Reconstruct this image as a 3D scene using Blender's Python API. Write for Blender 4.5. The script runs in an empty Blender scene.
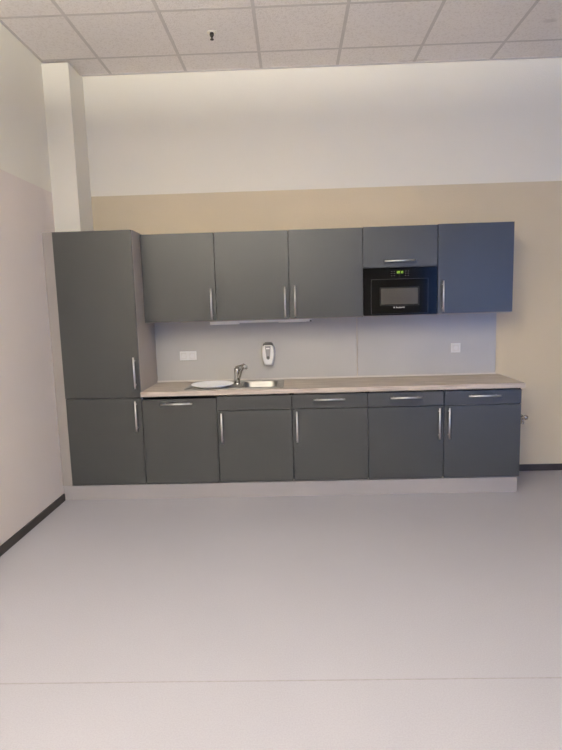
import bpy, bmesh, math, random
from mathutils import Vector, Matrix
random.seed(4)
scene = bpy.context.scene
C = scene.collection
PI = math.pi

# ------------------------------------------------------------------ sizes (metres); X right, Y towards the kitchen wall, Z up
D = 0.5456       # kitchen wall
XL = -0.0965     # left wall
XR = 8.4
YF = -9.0        # wall behind the photographer
H = 3.4866
ZPL, ZDB, ZDR, ZFT = 0.124, 0.1335, 0.723, 0.838
ZW0, ZW = 0.853, 0.890
ZU0, ZU1 = 1.4327, 2.1411
DU = 0.223
ZT = 2.153
GAP = 0.0058
G = 0.6273

# ------------------------------------------------------------------ materials
def lin(c):
    c = c / 255.0
    return c / 12.92 if c <= 0.04045 else ((c + 0.055) / 1.055) ** 2.4
def rgb(r, g, b): return (lin(r), lin(g), lin(b), 1.0)

def mat(name, col, rough=0.5, metal=0.0, ior=1.45, noise=None, bump=None, coat=0.0, coat_rough=0.1, stretch=None):
    """noise=(scale, amount) mottles the colour; bump=(scale, strength, distance)"""
    m = bpy.data.materials.new(name); m.use_nodes = True
    nt = m.node_tree; b = nt.nodes['Principled BSDF']
    b.inputs['Base Color'].default_value = col
    b.inputs['Roughness'].default_value = rough
    b.inputs['Metallic'].default_value = metal
    b.inputs['IOR'].default_value = ior
    b.inputs['Coat Weight'].default_value = coat
    b.inputs['Coat Roughness'].default_value = coat_rough
    tc = nt.nodes.new('ShaderNodeTexCoord'); src = tc.outputs['Object']
    if stretch:
        mp = nt.nodes.new('ShaderNodeMapping'); mp.inputs['Scale'].default_value = stretch
        nt.links.new(src, mp.inputs['Vector']); src = mp.outputs['Vector']
    if noise:
        n = nt.nodes.new('ShaderNodeTexNoise'); n.inputs['Scale'].default_value = noise[0]
        n.inputs['Detail'].default_value = 5
        nt.links.new(src, n.inputs['Vector'])
        r = nt.nodes.new('ShaderNodeValToRGB')
        r.color_ramp.elements[0].position = 0.3; r.color_ramp.elements[1].position = 0.7
        k = noise[1]
        r.color_ramp.elements[0].color = (col[0]*(1-k), col[1]*(1-k), col[2]*(1-k), 1)
        r.color_ramp.elements[1].color = (min(1, col[0]*(1+k)), min(1, col[1]*(1+k)), min(1, col[2]*(1+k)), 1)
        nt.links.new(n.outputs['Fac'], r.inputs['Fac']); nt.links.new(r.outputs['Color'], b.inputs['Base Color'])
    if bump:
        n2 = nt.nodes.new('ShaderNodeTexNoise'); n2.inputs['Scale'].default_value = bump[0]; n2.inputs['Detail'].default_value = 3
        nt.links.new(src, n2.inputs['Vector'])
        bp = nt.nodes.new('ShaderNodeBump'); bp.inputs['Strength'].default_value = bump[1]; bp.inputs['Distance'].default_value = bump[2]
        nt.links.new(n2.outputs['Fac'], bp.inputs['Height']); nt.links.new(bp.outputs['Normal'], b.inputs['Normal'])
    return m

def emis(name, col, strength):
    m = bpy.data.materials.new(name); m.use_nodes = True
    b = m.node_tree.nodes['Principled BSDF']
    b.inputs['Base Color'].default_value = col
    b.inputs['Emission Color'].default_value = col
    b.inputs['Emission Strength'].default_value = strength
    return m

WHITE = (0.84, 0.79, 0.66, 1)
def wall_paint(name, zsplit, BEIGE=(.60, .505, .35)):
    """white paint above a sharp line, beige textured paint below it"""
    m = mat(name, WHITE, rough=0.75, bump=(90, 0.35, 0.004))
    nt = m.node_tree; b = nt.nodes['Principled BSDF']
    geo = nt.nodes.new('ShaderNodeNewGeometry'); sx = nt.nodes.new('ShaderNodeSeparateXYZ')
    nt.links.new(geo.outputs['Position'], sx.inputs['Vector'])
    gt = nt.nodes.new('ShaderNodeMath'); gt.operation = 'GREATER_THAN'; gt.inputs[1].default_value = zsplit
    nt.links.new(sx.outputs['Z'], gt.inputs[0])
    n = nt.nodes.new('ShaderNodeTexNoise'); n.inputs['Scale'].default_value = 1.3; n.inputs['Detail'].default_value = 4
    nt.links.new(geo.outputs['Position'], n.inputs['Vector'])
    r = nt.nodes.new('ShaderNodeValToRGB')
    r.color_ramp.elements[0].position = .35; r.color_ramp.elements[1].position = .65
    r.color_ramp.elements[0].color = tuple(c*.98 for c in BEIGE[:3]) + (1,)
    r.color_ramp.elements[1].color = tuple(c*1.02 for c in BEIGE[:3]) + (1,)
    nt.links.new(n.outputs['Fac'], r.inputs['Fac'])
    mx = nt.nodes.new('ShaderNodeMix'); mx.data_type = 'RGBA'
    nt.links.new(gt.outputs[0], mx.inputs['Factor']); nt.links.new(r.outputs['Color'], mx.inputs['A']); mx.inputs['B'].default_value = WHITE
    nt.links.new(mx.outputs['Result'], b.inputs['Base Color'])
    return m

def wood_mat():
    m = mat('worktop_wood', rgb(176, 160, 145), rough=0.45)
    nt = m.node_tree; b = nt.nodes['Principled BSDF']
    tc = nt.nodes.new('ShaderNodeTexCoord'); mp = nt.nodes.new('ShaderNodeMapping')
    mp.inputs['Scale'].default_value = (1.6, 26, 26)
    nt.links.new(tc.outputs['Object'], mp.inputs['Vector'])
    n = nt.nodes.new('ShaderNodeTexNoise'); n.inputs['Scale'].default_value = 2.2; n.inputs['Detail'].default_value = 8; n.inputs['Distortion'].default_value = .6
    nt.links.new(mp.outputs['Vector'], n.inputs['Vector'])
    r = nt.nodes.new('ShaderNodeValToRGB'); e = r.color_ramp.elements
    e[0].position = .3; e[0].color = rgb(150, 136, 122); e[1].position = .7; e[1].color = rgb(194, 183, 171)
    x = e.new(.5); x.color = rgb(174, 161, 148)
    nt.links.new(n.outputs['Fac'], r.inputs['Fac']); nt.links.new(r.outputs['Color'], b.inputs['Base Color'])
    return m

def ceiling_mat():
    m = mat('mineral_fibre_tile', (.52, .485, .455, 1), rough=0.9, bump=(120, .9, .006))
    nt = m.node_tree; b = nt.nodes['Principled BSDF']
    geo = nt.nodes.new('ShaderNodeNewGeometry')
    v = nt.nodes.new('ShaderNodeTexNoise'); v.inputs['Scale'].default_value = 70; v.inputs['Detail'].default_value = 3
    nt.links.new(geo.outputs['Position'], v.inputs['Vector'])
    r = nt.nodes.new('ShaderNodeValToRGB'); e = r.color_ramp.elements
    e[0].position = .36; e[0].color = (.745, .69, .645, 1); e[1].position = .50; e[1].color = (.83, .78, .74, 1)
    nt.links.new(v.outputs['Fac'], r.inputs['Fac'])
    prev = r.outputs['Color']
    for (x, y, sx_, sy_) in ((3.70, -.05, .055, .03), (2.90, .50, .09, .018), (2.78, .51, .05, .012)):   # old water stains
        mp = nt.nodes.new('ShaderNodeMapping'); mp.vector_type = 'TEXTURE'
        mp.inputs['Location'].default_value = (x, y, H); mp.inputs['Scale'].default_value = (sx_, sy_, 1)
        nt.links.new(geo.outputs['Position'], mp.inputs['Vector'])
        ln = nt.nodes.new('ShaderNodeVectorMath'); ln.operation = 'LENGTH'
        nt.links.new(mp.outputs['Vector'], ln.inputs[0])
        mr = nt.nodes.new('ShaderNodeMapRange'); mr.inputs['From Min'].default_value = .6; mr.inputs['From Max'].default_value = 1.1
        mr.inputs['To Min'].default_value = .22; mr.inputs['To Max'].default_value = 0
        nt.links.new(ln.outputs['Value'], mr.inputs['Value'])
        mx = nt.nodes.new('ShaderNodeMix'); mx.data_type = 'RGBA'; mx.inputs['B'].default_value = (.25, .2, .17, 1)
        nt.links.new(mr.outputs['Result'], mx.inputs['Factor']); nt.links.new(prev, mx.inputs['A']); prev = mx.outputs['Result']
    nt.links.new(prev, b.inputs['Base Color'])
    return m

def floor_mat():
    m = mat('vinyl_floor', (.50, .46, .465, 1), rough=0.42, bump=(260, .25, .002))
    nt = m.node_tree; b = nt.nodes['Principled BSDF']
    geo = nt.nodes.new('ShaderNodeNewGeometry')
    n = nt.nodes.new('ShaderNodeTexNoise'); n.inputs['Scale'].default_value = 160; n.inputs['Detail'].default_value = 2
    nt.links.new(geo.outputs['Position'], n.inputs['Vector'])
    n2 = nt.nodes.new('ShaderNodeTexNoise'); n2.inputs['Scale'].default_value = 1.1; n2.inputs['Detail'].default_value = 4
    nt.links.new(geo.outputs['Position'], n2.inputs['Vector'])
    ad = nt.nodes.new('ShaderNodeMath'); ad.operation = 'MULTIPLY_ADD'; ad.inputs[1].default_value = .35
    nt.links.new(n2.outputs['Fac'], ad.inputs[0]); nt.links.new(n.outputs['Fac'], ad.inputs[2])
    r = nt.nodes.new('ShaderNodeValToRGB'); e = r.color_ramp.elements
    e[0].position = .5; e[0].color = (.328, .315, .340, 1); e[1].position = .85; e[1].color = (.362, .349, .375, 1)
    nt.links.new(ad.outputs[0], r.inputs['Fac']); nt.links.new(r.outputs['Color'], b.inputs['Base Color'])
    return m

M = {}
M['wall_l'] = wall_paint('two_tone_paint_left', 2.497, (.79, .695, .605))
M['wall_b'] = wall_paint('two_tone_paint_back', 2.516)
M['white_wall'] = mat('white_paint', WHITE, .75, bump=(90, .3, .003))
M['ceil'] = ceiling_mat()
M['grid'] = mat('grid_enamel', (.58, .535, .50, 1), .6, noise=(30, .03))
M['floor'] = floor_mat()
M['seam'] = mat('weld_seam', (.30, .28, .28, 1), .6, noise=(40, .1))
M['base'] = mat('dark_skirting', rgb(44, 38, 35), .5, noise=(20, .08))
M['front'] = mat('anthracite_front', (.032, .033, .032, 1), .36, ior=1.46, noise=(2.0, .04), bump=(500, .05, .0005))
M['edge'] = mat('anthracite_edge', (.03, .03, .03, 1), .6, noise=(9, .05))
M['carcass'] = mat('light_grey_board', rgb(166, 156, 145), .45, noise=(3, .03), bump=(300, .05, .0005))
M['gap_shade'] = mat('painted_gap_shade', (.02, .02, .02, 1), .8, noise=(9, .05))  # near-black colour standing in for shade inside the door gaps
M['filler'] = mat('grey_filler_board', rgb(142, 134, 128), .45, noise=(3, .03), bump=(300, .05, .0005))
M['plinth'] = mat('grey_plinth', rgb(150, 144, 143), .42, noise=(3, .03), bump=(300, .05, .0005))
M['splash'] = mat('grey_splashback', (.425, .403, .368, 1), .38, ior=1.5, noise=(2.5, .03))
M['wood'] = wood_mat()
M['steel'] = mat('brushed_steel', (.40, .385, .35, 1), .48, 1.0, noise=(14, .06), stretch=(1, 1, 12))
M['handle'] = mat('satin_handle', (.88, .86, .83, 1), .42, 1.0, noise=(60, .05))
M['chrome'] = mat('chrome', (.50, .48, .45, 1), .24, 1.0, noise=(10, .03))
M['sealing'] = mat('pale_sealing_strip', rgb(205, 198, 188), .4, noise=(12, .03))
M['plastic'] = mat('white_plastic', (.80, .77, .71, 1), .35, noise=(8, .02))
M['lampwhite'] = mat('lamp_white_plastic', (.78, .76, .72, 1), .35, noise=(8, .02))
M['stripwhite'] = mat('strip_lamp_plastic', (.92, .89, .82, 1), .35, noise=(8, .02))
M['plasticgrey'] = mat('grey_plastic', (.27, .255, .235, 1), .35, noise=(12, .05))
M['darkplastic'] = mat('dark_plastic', (.03, .028, .027, 1), .35, noise=(12, .05))
M['socket'] = mat('socket_cream', (.74, .70, .63, 1), .4, noise=(12, .03))
M['dish'] = mat('white_melamine', (.95, .95, .94, 1), .6, ior=1.3, noise=(10, .02))
M['black'] = mat('black_fascia', (.004, .0038, .0036, 1), .14, ior=1.18, noise=(10, .06))
M['blackdoor'] = mat('black_glass', (.004, .0038, .0036, 1), .08, ior=1.25, noise=(10, .06))
M['ovenwin'] = mat('oven_window', (.05, .045, .038, 1), .22, ior=1.25, noise=(500, .12))
M['mark'] = mat('silver_mark', (.38, .37, .36, 1), .4, noise=(50, .03))
M['green'] = emis('green_display', (.30, .55, .03, 1), .6)
M['screen'] = mat('display_glass', (.03, .05, .008, 1), .15, noise=(30, .1))
M['brass'] = mat('dark_bronze', (.06, .05, .04, 1), .4, .6, noise=(40, .1))
M['frame'] = mat('window_frame', (.25, .25, .25, 1), .4, noise=(5, .04))
M['diff'] = emis('added_lamp_diffuser', (1.0, .98, .90, 1), 18.5)
M['diffup'] = emis('added_uplight', (1.0, .98, .90, 1), 113)  # invented upward glow that lifts the ceiling and upper walls
M['far'] = mat('light_damping_paint', (.26, .24, .21, 1), .75, bump=(90, .3, .003))  # unseen walls, darkened to cut bounce light on the right

def glass_mat():
    m = bpy.data.materials.new('window_glass'); m.use_nodes = True
    nt = m.node_tree; nt.nodes.remove(nt.nodes['Principled BSDF'])
    out = nt.nodes['Material Output']; t = nt.nodes.new('ShaderNodeBsdfTransparent'); g = nt.nodes.new('ShaderNodeBsdfGlossy')
    g.inputs['Roughness'].default_value = .02; mx = nt.nodes.new('ShaderNodeMixShader')
    fr = nt.nodes.new('ShaderNodeFresnel'); fr.inputs['IOR'].default_value = 1.45
    nt.links.new(fr.outputs[0], mx.inputs[0]); nt.links.new(t.outputs[0], mx.inputs[1]); nt.links.new(g.outputs[0], mx.inputs[2])
    nt.links.new(mx.outputs[0], out.inputs['Surface'])
    return m
M['glass'] = glass_mat()

# ------------------------------------------------------------------ mesh helpers
def add_box(bm, x0, x1, y0, y1, z0, z1, bev=0.0, seg=2, mi=0):
    vs = [bm.verts.new((x, y, z)) for x in (x0, x1) for y in (y0, y1) for z in (z0, z1)]
    F = [(0, 1, 3, 2), (4, 6, 7, 5), (0, 4, 5, 1), (2, 3, 7, 6), (0, 2, 6, 4), (1, 5, 7, 3)]
    fs = [bm.faces.new([vs[i] for i in f]) for f in F]
    for f in fs: f.material_index = mi
    if bev > 0:
        es = list({e for f in fs for e in f.edges})
        r = bmesh.ops.bevel(bm, geom=es, offset=bev, segments=seg, profile=.7, affect='EDGES')
        for f in r['faces']: f.material_index = mi
def bx(*a, **k):
    bm = bmesh.new(); add_box(bm, *a, **k); return bm

def add_tube(bm, p0, p1, r0, r1=None, n=20, caps=True):
    r1 = r0 if r1 is None else r1
    p0, p1 = Vector(p0), Vector(p1); d = (p1 - p0).normalized()
    up = Vector((0, 0, 1)) if abs(d.z) < .9 else Vector((1, 0, 0))
    a = d.cross(up).normalized(); b = d.cross(a)
    R = []
    for p, r in ((p0, r0), (p1, r1)):
        R.append([bm.verts.new(p + a*math.cos(2*PI*i/n)*r + b*math.sin(2*PI*i/n)*r) for i in range(n)])
    for i in range(n):
        f = bm.faces.new((R[0][i], R[0][(i+1) % n], R[1][(i+1) % n], R[1][i])); f.smooth = True
    if caps:
        bm.faces.new(R[0][::-1]); bm.faces.new(R[1])

def add_path(bm, pts, rads, n=18):
    pts = [Vector(p) for p in pts]; prev = None; up = Vector((0, 1, 0.01))
    for i, p in enumerate(pts):
        d = (pts[min(i+1, len(pts)-1)] - pts[max(i-1, 0)]).normalized()
        a = d.cross(up).normalized(); b = d.cross(a)
        ring = [bm.verts.new(p + (a*math.cos(2*PI*k/n) + b*math.sin(2*PI*k/n))*rads[i]) for k in range(n)]
        if prev:
            for k in range(n):
                f = bm.faces.new((prev[k], prev[(k+1) % n], ring[(k+1) % n], ring[k])); f.smooth = True
        else: bm.faces.new(ring[::-1])
        prev = ring
    bm.faces.new(prev)

def add_lathe(bm, c, prof, n=40, axis='z', sx=1, sy=1):
    """prof: (radius, height) pairs turned about an axis through c"""
    prev = None
    for (r, h) in prof:
        ring = []
        for k in range(n):
            u, v = math.cos(2*PI*k/n)*max(r, 1e-5)*sx, math.sin(2*PI*k/n)*max(r, 1e-5)*sy
            p = (c[0]+u, c[1]+v, c[2]+h) if axis == 'z' else (c[0]+u, c[1]-h, c[2]+v)
            ring.append(bm.verts.new(p))
        if prev:
            for k in range(n):
                f = bm.faces.new((prev[k], prev[(k+1) % n], ring[(k+1) % n], ring[k])); f.smooth = True
        prev = ring

def add_outline(bm, pts, y0, y1, inset=0.0):
    """closed outline in x-z, from depth y0 (front) to y1 (back), front edge drawn in by inset"""
    cx = sum(p[0] for p in pts)/len(pts); cz = sum(p[1] for p in pts)/len(pts)
    def ring(y, k): return [bm.verts.new((cx+(p[0]-cx)*k, y, cz+(p[1]-cz)*k)) for p in pts]
    rs = [ring(y1, 1.0)]
    if inset > 0:
        for t in (0, .35, .65, .85, 1):
            ang = t*PI/2
            rs.append(ring(y1 + (y0-y1)*(.35+.65*math.sin(ang)), 1 - inset*(1-math.cos(ang))))
    else: rs.append(ring(y0, 1.0))
    n = len(pts)
    for a, b in zip(rs, rs[1:]):
        for k in range(n):
            f = bm.faces.new((a[k], a[(k+1) % n], b[(k+1) % n], b[k])); f.smooth = inset > 0
    bm.faces.new(rs[0]); bm.faces.new(rs[-1])

def obj(name, bm, m, parent=None, **props):
    bmesh.ops.remove_doubles(bm, verts=bm.verts, dist=1e-6)
    bmesh.ops.recalc_face_normals(bm, faces=bm.faces)
    me = bpy.data.meshes.new(name); bm.to_mesh(me); bm.free()
    for k in (m if isinstance(m, (list, tuple)) else [m]): me.materials.append(k)
    o = bpy.data.objects.new(name, me); C.objects.link(o)
    if parent: 
        o.parent = parent; o.matrix_parent_inverse = Matrix.Translation(-parent_world(parent))
    for k, v in props.items(): o[k] = v
    return o
def parent_world(p):
    return Vector(p.location) if p.type == 'EMPTY' else Vector((0, 0, 0))
def thing(name, label, cat, loc, group=None):
    o = bpy.data.objects.new(name, None); C.objects.link(o); o.location = loc; o.empty_display_size = .1
    o['label'] = label; o['category'] = cat
    if group: o['group'] = group
    return o
def tag(o, label, cat, group=None):
    o['label'] = label; o['category'] = cat
    if group: o['group'] = group
    return o
def struct(name, bm, m, parent=None):
    o = obj(name, bm, m, parent)
    if parent is None: o['kind'] = 'structure'
    return o

# ------------------------------------------------------------------ the room
T = .15
struct('floor', bx(XL-T, XR+T, YF-T, D+T, -.12, 0), M['floor'])
bm = bmesh.new()
add_box(bm, XL-.0, XR, -2.157, -2.1495, 0.0, .0006)
struct('trim_1', bm, M['seam'])
struct('wall_back', bx(XL-T, XR+T, D, D+T, 0, H+.1), M['wall_b'])
struct('wall_left', bx(XL-T, XL, YF-T, D, 0, H+.1), M['wall_l'])
struct('wall_right', bx(XR, XR+T, YF-T, D, 0, H+.1), M['far'])
# wall behind the photographer, with an unseen window added for the fronts' blue reflections
WX0, WX1, WZ0, WZ1 = 5.2, 8.2, .10, 3.0
bm = bmesh.new()
add_box(bm, XL, WX0, YF-T, YF, 0, H+.1); add_box(bm, WX1, XR, YF-T, YF, 0, H+.1)
add_box(bm, WX0, WX1, YF-T, YF, 0, WZ0); add_box(bm, WX0, WX1, YF-T, YF, WZ1, H+.1)
struct('wall_front', bm, M['far'])
for i in range(2):
    a = WX0 + i*(WX1-WX0)/2; b = a + (WX1-WX0)/2
    bm = bmesh.new()
    for (p, q, r, s) in ((a, a+.06, WZ0, WZ1), (b-.06, b, WZ0, WZ1), (a+.06, b-.06, WZ0, WZ0+.06), (a+.06, b-.06, WZ1-.06, WZ1)):
        add_box(bm, p, q, YF-.10, YF-.04, r, s)
    w = struct('window_%d' % (i+1), bm, M['frame'])
    obj('pane', bx(a+.06, b-.06, YF-.075, YF-.069, WZ0+.06, WZ1-.06), M['glass'], w)
# ceiling: tiles laid in a metal grid
struct('ceiling', bx(XL-T, XR+T, YF-T, D+T, H+.006, H+.13), M['ceil'])
bm = bmesh.new()
gx0 = .3599
x = gx0
while x < XR:
    add_box(bm, x-.012, x+.012, YF, D, H+.0048, H+.010); x += G
gy0 = D - .3065
y = gy0
while y > YF:
    add_box(bm, XL, XR, y-.012, y+.012, H+.0050, H+.0103); y -= G
struct('trim_2', bm, M['grid'])
bm = bmesh.new()   # wall angle round the ceiling
add_box(bm, .1153, XR, D-.018, D, H+.001, H+.009); add_box(bm, XL, XL+.018, YF, .2537, H+.001, H+.009)
add_box(bm, XR-.018, XR, YF, D-.02, H+.001, H+.009)
struct('trim_3', bm, M['grid'])
# boxed-in pillar in the corner
CX, CY = .1153, .2537
struct('trim_4', bx(XL, CX, CY, D, 0, H-.010), M['white_wall'])
# skirting
struct('baseboard_back', bx(3.609, XR, D-.012, D, 0, .06, bev=.002), M['base'])
struct('baseboard_left', bx(XL, XL+.012, YF, .010, 0, .06, bev=.002), M['base'])
struct('baseboard_right', bx(XR-.012, XR, YF, D-.013, 0, .06, bev=.002), M['base'])
struct('baseboard_front', bx(XL+.013, XR-.013, YF, YF+.012, 0, .06, bev=.002), M['base'])

# unseen hanging lamps, added to light the room; uplights brighten ceiling and walls
LAMPS = [(x, y) for y in (-2.6, -4.4, -6.05, -7.7) for x in (.45, 2.0)]
ZL = H - .50
for k, (lx, ly) in enumerate(LAMPS):
    t = thing('added_lamp', 'long unseen lamp added for room light, in the %s row, %s' % (('first', 'second', 'third', 'fourth')[k//2], ('on the left wall side', 'on the window side')[k % 2]), 'lamp', (lx, ly, ZL), 'added lamps behind the camera')
    bm = bmesh.new(); a = .62; c = .15
    for q in ((-a, a, -c, -c+.02), (-a, a, c-.02, c), (-a, -a+.02, -c+.02, c-.02), (a-.02, a, -c+.02, c-.02)): add_box(bm, lx+q[0], lx+q[1], ly+q[2], ly+q[3], ZL-.03, ZL+.03)
    obj('lamp_frame', bm, M['lampwhite'], t)
    obj('diffuser', bx(lx-.60, lx+.60, ly-.13, ly+.13, ZL-.024, ZL-.018), M['diff'], t)
    obj('uplight', bx(lx-.60, lx+.60, ly-.13, ly+.13, ZL+.018, ZL+.024), M['diffup'], t)
    for sgn in (-1, 1):
        bm = bmesh.new(); add_tube(bm, (lx+sgn*.5, ly-.14, ZL+.03), (lx+sgn*.5, ly-.14, H+.004), .002, n=8)
        obj('cable', bm, M['steel'], t)

# ------------------------------------------------------------------ kitchen helpers
def front(name, x0, x1, z0, z1, yf, parent, label=None):
    o = obj(name, bx(x0+GAP/2, x1-GAP/2, yf, yf+.019, z0, z1, bev=.0012), M['front'], parent)
    return o
def handle(parent, p, length, vertical, yf):
    """bar handle centred on p=(x, z), 32 mm proud of the front"""
    bm = bmesh.new(); x, z = p; yb = yf-.032; r = .007
    h = length/2
    if vertical:
        add_tube(bm, (x, yb, z-h), (x, yb, z+h), r)
        for s in (-1, 1): add_tube(bm, (x, yb, z+s*(h-.03)), (x, yf+.0004, z+s*(h-.03)), .0045, n=12)
    else:
        add_tube(bm, (x-h, yb, z), (x+h, yb, z), r)
        for s in (-1, 1): add_tube(bm, (x+s*(h-.03), yb, z), (x+s*(h-.03), yf+.0004, z), .0045, n=12)
    return obj('handle', bm, M['handle'], parent)
def carcass(parent, x0, x1, y0, y1, z0, z1, top=True, shelf=None, m=None, skin=.016):
    bm = bmesh.new(); e = .0006
    x0 += e; x1 -= e
    add_box(bm, x0, x0+skin, y0, y1, z0, z1); add_box(bm, x1-skin, x1, y0, y1, z0, z1)
    add_box(bm, x0+skin, x1-skin, y0, y1, z0, z0+skin); add_box(bm, x0+skin, x1-skin, y1-.008, y1, z0+skin, z1)
    if top: add_box(bm, x0+skin, x1-skin, y0, y1-.008, z1-skin, z1)
    if shelf: add_box(bm, x0+skin, x1-skin, y0, y1-.008, shelf-skin, shelf)
    # near-black front rims, painting in the shade of the gaps between the doors
    add_box(bm, x0, x0+skin, y0-.0012, y0, z0+skin, z1, mi=1); add_box(bm, x1-skin, x1, y0-.0012, y0, z0+skin, z1, mi=1)
    if top: add_box(bm, x0+skin, x1-skin, y0-.0012, y0, z1-skin, z1, mi=1)
    if shelf: add_box(bm, x0+skin, x1-skin, y0-.0012, y0, shelf-skin, shelf, mi=1)
    return obj('carcass', bm, [m or M['carcass'], M['gap_shade']], parent)

YB = .0225   # carcass front behind the base doors
HL = .25

# tall cabinet beside the left wall (its plan is cut out round the pillar)
t = thing('tall_cabinet', 'tall dark grey cabinet with one long door over a shorter one, beside the left wall', 'cabinet', (.3, .27, 0))
bm = bmesh.new()
z0, z1 = ZPL+.001, ZT-.004
plan = [(-.014, YB), (.582, YB), (.582, D-.001), (CX+.003, D-.001), (CX+.003, CY-.004), (-.014, CY-.004)]
a = [bm.verts.new((p[0], p[1], z0)) for p in plan]; b = [bm.verts.new((p[0], p[1], z1)) for p in plan]
bm.faces.new(a[::-1]); bm.faces.new(b)
for i in range(6): bm.faces.new((a[i], a[(i+1) % 6], b[(i+1) % 6], b[i]))
obj('carcass', bm, M['gap_shade'], t)
obj('side_panel', bx(.5825, .5995, .0205, D-.001, ZPL+.001, ZT), M['carcass'], t, label='light grey side panel')
obj('filler_panel', bx(XL+.001, -.0165, .010, .030, ZPL+.001, ZT), M['filler'], t, label='light grey filler strip')
ZS = .845
d = front('door', -.016, .5995, ZS+.003, ZT-.002, 0, t); handle(d, (.564, 1.046), HL, True, 0)
d = front('door', -.014, .5995, ZDB, ZS-.003, 0, t); handle(d, (.556, .698), HL, True, 0)

# dishwasher
t = thing('dishwasher', 'built-in dishwasher behind a full-height dark grey front, next to the tall cabinet', 'dishwasher', (.9, .27, 0))
carcass(t, .602, 1.198, YB+.01, D-.012, ZPL+.001, ZW0-.002, m=M['gap_shade'])
d = front('door', .6, 1.2, ZDB, .826, -.004, t); handle(d, (.885, .790), HL, False, -.004)

# base cabinets
base = [
 (1.2, 1.8, 'front_panel', None, ('L', .675-.085), 'base cabinet under the sink, with no handle on its narrow top panel', .035),
 (1.8, 2.4, 'drawer', (2.095, .797), ('L', .60), 'base cabinet with a drawer, between the sink cabinet and the paired door handles', .035),
 (2.4, 3.0, 'drawer', (2.70, .797), ('R', .60), 'base cabinet whose upright handle is at the right edge of its door', .035),
 (3.0, 3.607, 'drawer', (3.31, .797), ('L', .60), 'base cabinet at the right-hand end of the row', .035),
]
for (x0, x1, kind, hp, (side, zc), label, off) in base:
    t = thing('base_cabinet', label, 'cabinet', ((x0+x1)/2, .27, 0), 'base cabinets under the worktop')
    carcass(t, x0, x1, YB, D-.012, ZPL+.001, ZW0-.002, top=False)
    d = front(kind, x0, x1, ZDR+.0025, ZFT, 0, t)
    if hp: handle(d, hp, HL*1.0, False, 0)
    d = front('door', x0, x1, ZDB, ZDR-.0025, 0, t)
    hx = x0+.037 if side == 'L' else x1-.040
    handle(d, (hx, .583), HL, True, 0)

# plinth
bm = bx(XL+.002, 3.593, .012, .028, 0.0, ZPL-.001, bev=.001)
tag(obj('plinth', bm, M['plinth']), 'long light grey plinth board on the floor under all the base cabinets', 'plinth')

# wall cabinets
ups = [
 (.6, 1.2, 'R', 'wall cabinet next to the tall cabinet, above the double socket'),
 (1.2, 1.8, 'R', 'wall cabinet above the tap and soap dispenser, handle at its right edge'),
 (1.8, 2.4, 'L', 'wall cabinet just left of the microwave, handle at its left edge'),
 (2.4, 3.0, None, 'wall cabinet with a short flap door over the microwave'),
 (3.0, 3.606, 'L', 'bluish grey wall cabinet at the far right, beyond the microwave'),
]
YUC = DU + .0215
ZMW = 1.8167
RISE = {.6: 0.0, 1.2: 0.0, 1.8: .001, 2.4: .004, 3.0: .009}     # the row was hung rising slightly to the right
for (x0, x1, side, label) in ups:
    dz = RISE[x0]; zu0, zu1, zmw = ZU0+dz, ZU1+dz, ZMW+dz
    t = thing('wall_cabinet', label, 'cabinet', ((x0+x1)/2, .38, zu0), 'wall cabinets over the splashback')
    xa = x0 + (.002 if x0 == .6 else 0)
    carcass(t, xa, x1, YUC, D-.001, ZU0-.007+dz, zu1-.002, shelf=(zmw+.010 if side is None else 1.78))
    z0 = zmw+.002 if side is None else zu0
    d = front('door', xa, x1, z0, zu1, DU, t)
    if side is None: handle(d, (2.695, zmw+.050), HL, False, DU)
    else: handle(d, ((x1-.036) if side == 'R' else (x0+.045 if x0 < 2 else x0+.040), zu0+.013+HL/2), HL, True, DU)
ZMW += .004; ZUM = ZU0 + .004

# ------------------------------------------------------------------ microwave
def mw(u): return 2.4 + u
t = thing('microwave', 'black built-in microwave oven with a lit green display, under the flap cabinet', 'microwave', (2.7, .35, ZUM+.01))
obj('housing', bx(mw(.022), mw(.578), DU+.022, D-.05, ZUM+.0105, ZMW-.010), M['black'], t)
z0, z1 = ZUM+.001, ZMW-.003; hh = z1-z0
bm = bmesh.new()
zd = z1 - .235*hh
add_box(bm, mw(.003), mw(.597), DU+.001, DU+.0205, z0, z1, bev=.002)
obj('fascia', bm, M['black'], t)
door = obj('door', bx(mw(.062), mw(.522), DU-.012, DU+.0005, z0+.012, zd, bev=.003), M['blackdoor'], t)
bm = bmesh.new()   # glazing panel let into the door
gz0, gz1 = z1-.768*hh, z1-.43*hh
obj('window', bx(mw(.142), mw(.440), DU-.0132, DU-.0121, gz0, gz1), M['ovenwin'], door, label='grey mesh window')
bm = bmesh.new()   # thin trim line round the door
def rim(bm, x0, x1, z0_, z1_, w, ya, yb):
    add_box(bm, x0, x1, ya, yb, z1_-w, z1_); add_box(bm, x0, x1, ya, yb, z0_, z0_+w)
    add_box(bm, x0, x0+w, ya, yb, z0_+w, z1_-w); add_box(bm, x1-w, x1, ya, yb, z0_+w, z1_-w)
rim(bm, mw(.062), mw(.522), z0+.012, zd, .0022, DU-.0135, DU-.0121)
rim(bm, mw(.134), mw(.449), gz0-.010, gz1+.008, .0015, DU-.0135, DU-.0121)
obj('door_trim', bm, mat('grey_trim', (.045, .042, .04, 1), .3, noise=(20, .05)), door)
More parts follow.
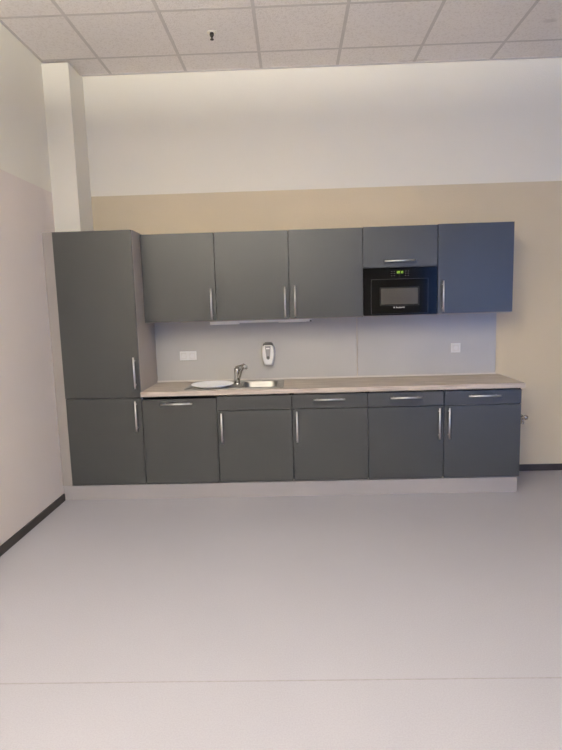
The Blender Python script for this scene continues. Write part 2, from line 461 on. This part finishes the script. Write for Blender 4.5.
# display
xa, xb, zc = mw(.268), mw(.328), z1-.095*hh
sc = obj('display', bx(xa, xb, DU-.0006, DU+.0009, zc-.012, zc+.012), M['screen'], t)
SEG = {'0': 'abcdef', '1': 'bc', '2': 'abged', '4': 'fgbc'}
bm = bmesh.new()
def digit(bm, x, z, w, h, ch):
    t_ = .0022; y0, y1 = DU-.0014, DU-.0007
    S = {'a': (x, x+w, z+h-t_, z+h), 'd': (x, x+w, z, z+t_), 'g': (x, x+w, z+h/2-t_/2, z+h/2+t_/2),
         'f': (x, x+t_, z+h/2, z+h), 'e': (x, x+t_, z, z+h/2), 'b': (x+w-t_, x+w, z+h/2, z+h), 'c': (x+w-t_, x+w, z, z+h/2)}
    for s in SEG[ch]: add_box(bm, S[s][0], S[s][1], y0, y1, S[s][2], S[s][3])
for i, ch in enumerate('2012'):
    digit(bm, xa+.006+i*.0115+(.003 if i > 1 else 0), zc-.0085, .009, .017, ch)
obj('display_digits', bm, M['green'], sc, label='lit green clock digits')
# control dial under the display and two rows of touch keys
bm = bmesh.new(); add_lathe(bm, (mw(.298), DU+.001, z1-.165*hh), [(.0, .011), (.012, .011), (.0135, .009), (.0145, 0)], axis='y', n=28)
obj('control_knob', bm, M['black'], t)
for s in (-1, 1):
    for j in range(3):
        for i in range(2):
            cx_ = mw(.298)+s*(.045+.022*i); cz_ = z1-(.075+.045*j)*hh
            obj('touch_key', bx(cx_-.005, cx_+.005, DU, DU+.0009, cz_-.0008, cz_+.0008), M['plasticgrey'], t)
# maker's lettering on the door
cu = bpy.data.curves.new('maker_lettering', 'FONT'); cu.body = 'Bauknecht'; cu.size = .017; cu.extrude = .0004
cu.align_x = 'CENTER'; cu.align_y = 'CENTER'; cu.offset = .0004
tmp = bpy.data.objects.new('tmp', cu); C.objects.link(tmp)
bpy.context.view_layer.update()
me = bpy.data.meshes.new_from_object(tmp.evaluated_get(bpy.context.evaluated_depsgraph_get()))
bpy.data.objects.remove(tmp)
me.name = 'lettering'; me.transform(Matrix.Translation((mw(.298), DU-.0127, z1-.835*hh)) @ Matrix.Rotation(PI/2, 4, 'X'))
me.materials.clear(); me.materials.append(M['mark'])
o = bpy.data.objects.new('lettering', me); C.objects.link(o); o.parent = door
bm = bmesh.new(); add_lathe(bm, (mw(.298)-.050, DU-.0121, z1-.835*hh), [(.0, .0012), (.006, .0012), (.006, 0)], axis='y', n=20)
obj('emblem', bm, M['mark'], door)

# ------------------------------------------------------------------ splashback, worktop
SX = 2.384
YS = D-.0105
tag(obj('splashback_panel', bx(.6005, SX-.003, YS, D-.0005, ZW, ZU0-.008), M['splash']), 'grey splashback panel behind the sink, holding the soap dispenser', 'splashback')
tag(obj('splashback_panel', bx(SX+.003, 3.5935, YS, D-.0005, ZW, ZU0-.008), M['splash']), 'bluish grey splashback panel with the single socket, under the microwave', 'splashback')

# basin opening in the worktop
BX0, BX1, BY0, BY1 = 1.350, 1.690, .085, .455
t = thing('worktop', 'long greyish wood-grain worktop running over the base cabinets', 'worktop', (2.1, .27, ZW0))
bm = bmesh.new()
wx0, wx1, wy0, wy1 = .6005, 3.624, -.020, YS-.0005
add_box(bm, wx0, wx1, wy0, BY0, ZW0, ZW); add_box(bm, wx0, wx1, BY1, wy1, ZW0, ZW)
add_box(bm, wx0, BX0, BY0, BY1, ZW0, ZW); add_box(bm, BX1, wx1, BY0, BY1, ZW0, ZW)
bmesh.ops.remove_doubles(bm, verts=bm.verts, dist=1e-5)
obj('board', bm, M['wood'], t)
obj('sealing_strip', bx(wx0, 3.5935, wy1-.012, wy1, ZW+.0003, ZW+.014, bev=.003), M['sealing'], t, label='pale sealing strip along the splashback')

# ------------------------------------------------------------------ sink
def rrect(x0, x1, y0, y1, r, n=6):
    P = []
    for (cx, cy, a0) in ((x1-r, y1-r, 0), (x0+r, y1-r, PI/2), (x0+r, y0+r, PI), (x1-r, y0+r, 3*PI/2)):
        for k in range(n+1):
            a = a0 + PI/2*k/n; P.append((cx+r*math.cos(a), cy+r*math.sin(a)))
    return P
t = thing('sink', 'stainless steel inset sink with a bowl on the right and drainer on the left', 'sink', (1.34, .27, ZW))
OX0, OX1, OY0, OY1 = .935, 1.735, .025, .500
bm = bmesh.new()
def ring(P, z): return [bm.verts.new((p[0], p[1], z)) for p in P]
def join(a, b, smooth=True):
    n = len(a)
    for k in range(n):
        f = bm.faces.new((a[k], a[(k+1) % n], b[(k+1) % n], b[k])); f.smooth = smooth
ZR = ZW + .0008
# bowl: deck, rounded lip, walls, floor
o0 = ring(rrect(1.380, 1.712, .068, .478, .02), ZR+.002)
i0 = ring(rrect(1.388, 1.682, .095, .445, .06), ZR+.002)
i1 = ring(rrect(1.392, 1.678, .099, .441, .058), ZR-.004)
i2 = ring(rrect(1.402, 1.668, .110, .430, .05), ZR-.13)
i3 = ring(rrect(1.418, 1.652, .126, .414, .04), ZR-.150)
join(o0, i0, False); join(i0, i1); join(i1, i2); join(i2, i3)
bm.faces.new(i3)
obj('basin', bm, M['steel'], t)
bm = bmesh.new()
add_lathe(bm, (1.535, .27, ZR-.1495), [(0, .003), (.025, .003), (.032, .0045), (.042, .004), (.044, .0)], n=32)
obj('drain', bm, M['chrome'], t)
# outer rim and drainer plate
bm = bmesh.new()
a = ring(rrect(OX0, OX1, OY0, OY1, .03), ZR-.0005)
b = ring(rrect(OX0+.002, OX1-.002, OY0+.002, OY1-.002, .03), ZR+.0045)
c = ring(rrect(OX0+.012, OX1-.012, OY0+.012, OY1-.012, .028), ZR+.0055)
join(a, b); join(b, c)
# the inner edge of the rim: straight bands to the drainer (left) and bowl (right)
def band(x0, x1, y0, y1, z=ZR+.0055, h=.004): add_box(bm, x0, x1, y0, y1, z-h, z)
band(OX0+.012, OX1-.012, OY0+.012, .070); band(OX0+.012, OX1-.012, .476, OY1-.012)
band(1.710, OX1-.012, .070, .476); band(1.300, 1.395, .070, .476); band(OX0+.012, OX0+.035, .070, .476)
obj('rim', bm, M['steel'], t)
bm = bmesh.new()
add_box(bm, OX0+.034, 1.301, .069, .477, ZR, ZR+.0015)
for k in range(11):
    yy = .100 + k*.034
    add_tube(bm, (OX0+.06, yy, ZR+.0015), (1.28, yy, ZR+.0015), .004, n=10)
obj('drainer', bm, M['steel'], t)

# white dish on the drainer
bm = bmesh.new()
prof = [(0, .005), (.10, .005), (.120, .008), (.150, .018), (.170, .024), (.174, .024), (.175, .0215), (.152, .013), (.124, .002), (.112, 0), (.085, 0), (.083, .002), (0, .002)]
add_lathe(bm, (1.150, .165, ZR+.0056), [(r, h) for r, h in prof], n=56)
tag(obj('dish', bm, M['dish']), 'round shallow white dish lying on the sink drainer', 'dish')

# ------------------------------------------------------------------ tap
TX, TY = 1.345, .262
t = thing('tap', 'chrome single-lever kitchen tap standing beside the sink bowl', 'tap', (TX, TY, ZR+.006))
zb = ZR+.0058
bm = bmesh.new()
add_lathe(bm, (TX, TY, zb), [(0, 0), (.027, 0), (.027, .005), (.023, .008), (.0245, .012), (.0245, .095), (.0255, .100), (.0255, .128), (.020, .137), (0, .139)], n=32)
obj('body', bm, M['chrome'], t)
bm = bmesh.new()
dx, dy = .062, -.085
pts = [(TX+.010, TY-.012, zb+.045), (TX+.022, TY-.028, zb+.070), (TX+dx*.6, TY+dy*.6, zb+.115), (TX+dx*.95, TY+dy*.95, zb+.155), (TX+dx*1.12, TY+dy*1.12, zb+.168), (TX+dx*1.3, TY+dy*1.3, zb+.163)]
add_path(bm, pts, [.014, .014, .0125, .012, .0125, .013])
sp = obj('spout', bm, M['chrome'], t)
bm = bmesh.new()
e = Vector(pts[-1]); add_tube(bm, e+Vector((-.004, .004, .004)), e+Vector((.006, -.010, -.018)), .0145)
obj('aerator', bm, M['handle'], sp)
bm = bmesh.new()
add_path(bm, [(TX-.006, TY, zb+.139), (TX+.012, TY-.01, zb+.150), (TX+.045, TY-.035, zb+.163), (TX+.062, TY-.05, zb+.172)], [.012, .010, .006, .007], n=14)
obj('lever', bm, M['chrome'], t)

# ------------------------------------------------------------------ soap dispenser
SXc, SZ0, SZ1 = 1.600, 1.020, 1.222
t = thing('soap_dispenser', 'white oval soap dispenser with a grey front, on the splashback above the sink', 'soap dispenser', (SXc, D-.011, 1.12))
def oval(zlo, zhi, wb, wm, wt, n=14):
    """half-widths at bottom, widest and top; flat bottom, domed top"""
    L = []
    for k in range(n+1):
        s = k/n; z = zlo + (zhi-zlo)*s
        if s < .62: w = wb + (wm-wb)*math.sin(s/.62*PI/2)
        else: w = wt + (wm-wt)*math.sqrt(max(0, 1-((s-.62)/.38)**2))
        L.append((w, z))
    return [(SXc+w, z) for w, z in L] + [(SXc-w, z) for w, z in L[::-1]]
ys = YS-.0005
bm = bmesh.new(); add_outline(bm, oval(SZ0, SZ1-.012, .033, .058, .034), ys-.075, ys, inset=.22)
obj('cover', bm, M['plastic'], t)
bm = bmesh.new(); add_outline(bm, [(SXc-.044, SZ1-.026), (SXc+.044, SZ1-.026), (SXc+.040, SZ1-.006), (SXc+.024, SZ1+.002), (SXc-.024, SZ1+.002), (SXc-.040, SZ1-.006)], ys-.060, ys-.002)
obj('top_cap', bm, M['darkplastic'], t)
bm = bmesh.new()
P = []
for k in range(9): a = PI + PI*k/8; P.append((SXc+.016*math.cos(a), 1.092+.016*math.sin(a)))
P += [(SXc+.025, SZ1-.028), (SXc-.025, SZ1-.028)]
add_outline(bm, P, ys-.0785, ys-.06)
pn = obj('push_plate', bm, M['plasticgrey'], t, label='grey push plate')
bm = bmesh.new(); add_lathe(bm, (SXc, ys-.0785, 1.096), [(0, .003), (.009, .003), (.0105, 0)], axis='y', n=20, sy=1.2)
obj('button', bm, M['darkplastic'], pn)
obj('level_window', bx(SXc-.015, SXc+.015, ys-.0795, ys-.0785, 1.168, 1.179), M['plastic'], pn)

# ------------------------------------------------------------------ sockets
def socket(x0, x1, z0, z1, n, label):
    t = thing('wall_socket', label, 'socket', ((x0+x1)/2, YS, (z0+z1)/2))
    obj('cover_plate', bx(x0, x1, ys-.009, ys, z0, z1, bev=.003), M['plastic'], t)
    w = (x1-x0)/n; s = (z1-z0)
    for i in range(n):
        cx, cz = x0+w*(i+.5), (z0+z1)/2
        ins = .012
        pts = [(cx+a*(w/2-ins), cz+b*(s/2-ins)) for a, b in ((-1, -1), (1, -1), (1, 1), (-1, 1))]
        bm = bmesh.new(); r0 = [bm.verts.new((p[0], ys-.0105, p[1])) for p in pts]
        rb = [bm.verts.new((p[0], ys-.0085, p[1])) for p in pts]
        N = 24; R = .0205
        join_ = [bm.verts.new((cx+R*math.cos(2*PI*k/N), ys-.0105, cz+R*math.sin(2*PI*k/N))) for k in range(N)]
        deep = [bm.verts.new((cx+R*.95*math.cos(2*PI*k/N), ys-.0012, cz+R*.95*math.sin(2*PI*k/N))) for k in range(N)]
        for k in range(4): bm.faces.new((rb[k], rb[(k+1) % 4], r0[(k+1) % 4], r0[k]))
        for k in range(N): bm.faces.new((join_[k], join_[(k+1) % N], deep[(k+1) % N], deep[k]))
        bm.faces.new(deep)
        # face between the square rim and the round recess
        for k in range(N):
            ang0 = 2*PI*(k+.5)/N
            q = int(((ang0 + PI/4) % (2*PI))//(PI/2))      # which side of the square
            corner = {0: 2, 1: 3, 2: 0, 3: 1}[q]
            bm.faces.new((join_[k], join_[(k+1) % N], r0[corner]))
        for q, kk in ((0, 3), (1, 9), (2, 15), (3, 21)):
            c1 = {0: 1, 1: 2, 2: 3, 3: 0}[q]; c2 = {0: 2, 1: 3, 2: 0, 3: 1}[q]
            k0 = {0: 21, 1: 3, 2: 9, 3: 15}[q]
            bm.faces.new((r0[c1], r0[c2], join_[k0]))
        ins_ = obj('insert', bm, M['socket'], t)
        for s_ in (-1, 1):
            bm = bmesh.new(); add_tube(bm, (cx+s_*.0095, ys-.0011, cz), (cx+s_*.0095, ys-.0016, cz), .0028, n=12)
            obj('pin_hole', bm, M['darkplastic'], ins_)
socket(.813, .961, 1.082, 1.162, 2, 'cream double wall socket on the grey splashback, left of the sink')
socket(3.203, 3.285, 1.090, 1.171, 1, 'cream single wall socket on the splashback near the right-hand end')

# ------------------------------------------------------------------ strip light under the wall cabinets
t = thing('under_cabinet_light', 'slim white strip light under the wall cabinets over the sink', 'lamp', (1.55, .46, 1.40))
zu = ZU0-.0075
obj('housing', bx(1.108, 1.36, .43, .475, 1.392, zu, bev=.004), M['stripwhite'], t)
obj('tube_cover', bx(1.36, 1.70, .435, .47, 1.402, zu, bev=.005), M['stripwhite'], t)
obj('housing', bx(1.70, 1.94, .43, .475, 1.397, zu, bev=.004), M['stripwhite'], t)
s = obj('end_cap', bx(1.94, 1.985, .434, .471, 1.400, zu, bev=.003), M['stripwhite'], t)
obj('switch', bx(1.968, 1.984, .428, .434, 1.399, 1.414, bev=.002), M['darkplastic'], s, label='small black switch')

# ------------------------------------------------------------------ valve on the wall, right of the cabinets
vx, vz = 3.832, .500
t = thing('water_valve', 'small chrome angle valve on the beige wall, right of the last base cabinet', 'valve', (vx, D, vz))
bm = bmesh.new(); add_lathe(bm, (vx, D-.0005, vz-.006), [(0, 0), (.026, 0), (.024, .006), (.012, .010), (0, .010)], axis='y', n=28)
obj('wall_flange', bm, M['chrome'], t)
bm = bmesh.new(); add_tube(bm, (vx, D-.009, vz-.006), (vx, D-.060, vz-.006), .011); add_tube(bm, (vx, D-.046, vz-.006), (vx, D-.046, vz-.052), .009)
add_tube(bm, (vx, D-.046, vz-.040), (vx, D-.046, vz-.058), .013, n=6)
obj('valve_body', bm, M['chrome'], t)
bm = bmesh.new(); add_lathe(bm, (vx+.012, D-.060, vz+.006), [(0, 0), (.016, 0), (.022, .006), (.022, .020), (.014, .027), (0, .028)], axis='y', n=24)
obj('valve_knob', bm, M['chrome'], t)

# ------------------------------------------------------------------ sprinkler
px, py = 1.296, -.085
t = thing('sprinkler', 'small dark fire sprinkler head hanging from the tiled ceiling', 'sprinkler', (px, py, H+.006))
zc = H+.0055
bm = bmesh.new(); add_lathe(bm, (px, py, zc), [(0, 0), (.034, 0), (.032, -.0025), (.018, -.004), (0, -.004)], n=32)
obj('escutcheon', bm, M['white_wall'], t)
bm = bmesh.new(); add_lathe(bm, (px, py, zc-.004), [(0, 0), (.014, 0), (.014, -.007), (.010, -.010), (0, -.010)], n=20)
for s in (-1, 1): add_path(bm, [(px+s*.011, py, zc-.010), (px+s*.010, py, zc-.020), (px+s*.004, py, zc-.031), (px+s*.001, py, zc-.036)], [.005, .005, .0045, .004], n=8)
add_tube(bm, (px, py, zc-.012), (px, py, zc-.044), .0042, n=10)
obj('frame', bm, M['brass'], t)
bm = bmesh.new(); add_lathe(bm, (px, py, zc-.042), [(0, 0), (.008, 0), (.013, -.003), (.013, -.008), (0, -.008)], n=24)
obj('deflector', bm, M['brass'], t)

# ------------------------------------------------------------------ daylight outside and colour
w = bpy.data.worlds.new('World'); scene.world = w; w.use_nodes = True
bg = w.node_tree.nodes['Background']; bg.inputs['Color'].default_value = (.10, .32, 1.0, 1); bg.inputs['Strength'].default_value = 8.0

# ------------------------------------------------------------------ camera
cam = bpy.data.cameras.new('camera'); co = bpy.data.objects.new('camera', cam); C.objects.link(co); scene.camera = co
yaw, pit, rol = math.radians(-1.4496), math.radians(-7.4792), math.radians(-1.6351)
f = Vector((math.sin(yaw)*math.cos(pit), math.cos(yaw)*math.cos(pit), math.sin(pit)))
r = Vector((math.cos(yaw), -math.sin(yaw), 0)); u = r.cross(f)
r2 = r*math.cos(rol)+u*math.sin(rol); u2 = -r*math.sin(rol)+u*math.cos(rol)
mw_ = Matrix((r2, u2, -f)).transposed().to_4x4(); mw_.translation = (1.8258, -4.1981, 1.5500)
co.matrix_world = mw_
cam.sensor_fit = 'VERTICAL'; cam.sensor_height = 24.0; cam.lens = 536.7319*24.0/750
cam.clip_start = .05; cam.clip_end = 100

scene.view_settings.view_transform = 'Standard'; scene.view_settings.look = 'None'
scene.view_settings.gamma = 1.0; scene.view_settings.use_curve_mapping = False
scene.view_settings.exposure = 0.19
scene.cycles.use_denoising = True
scene.cycles.max_bounces = 8; scene.cycles.diffuse_bounces = 6
scene.cycles.sample_clamp_indirect = 6.0
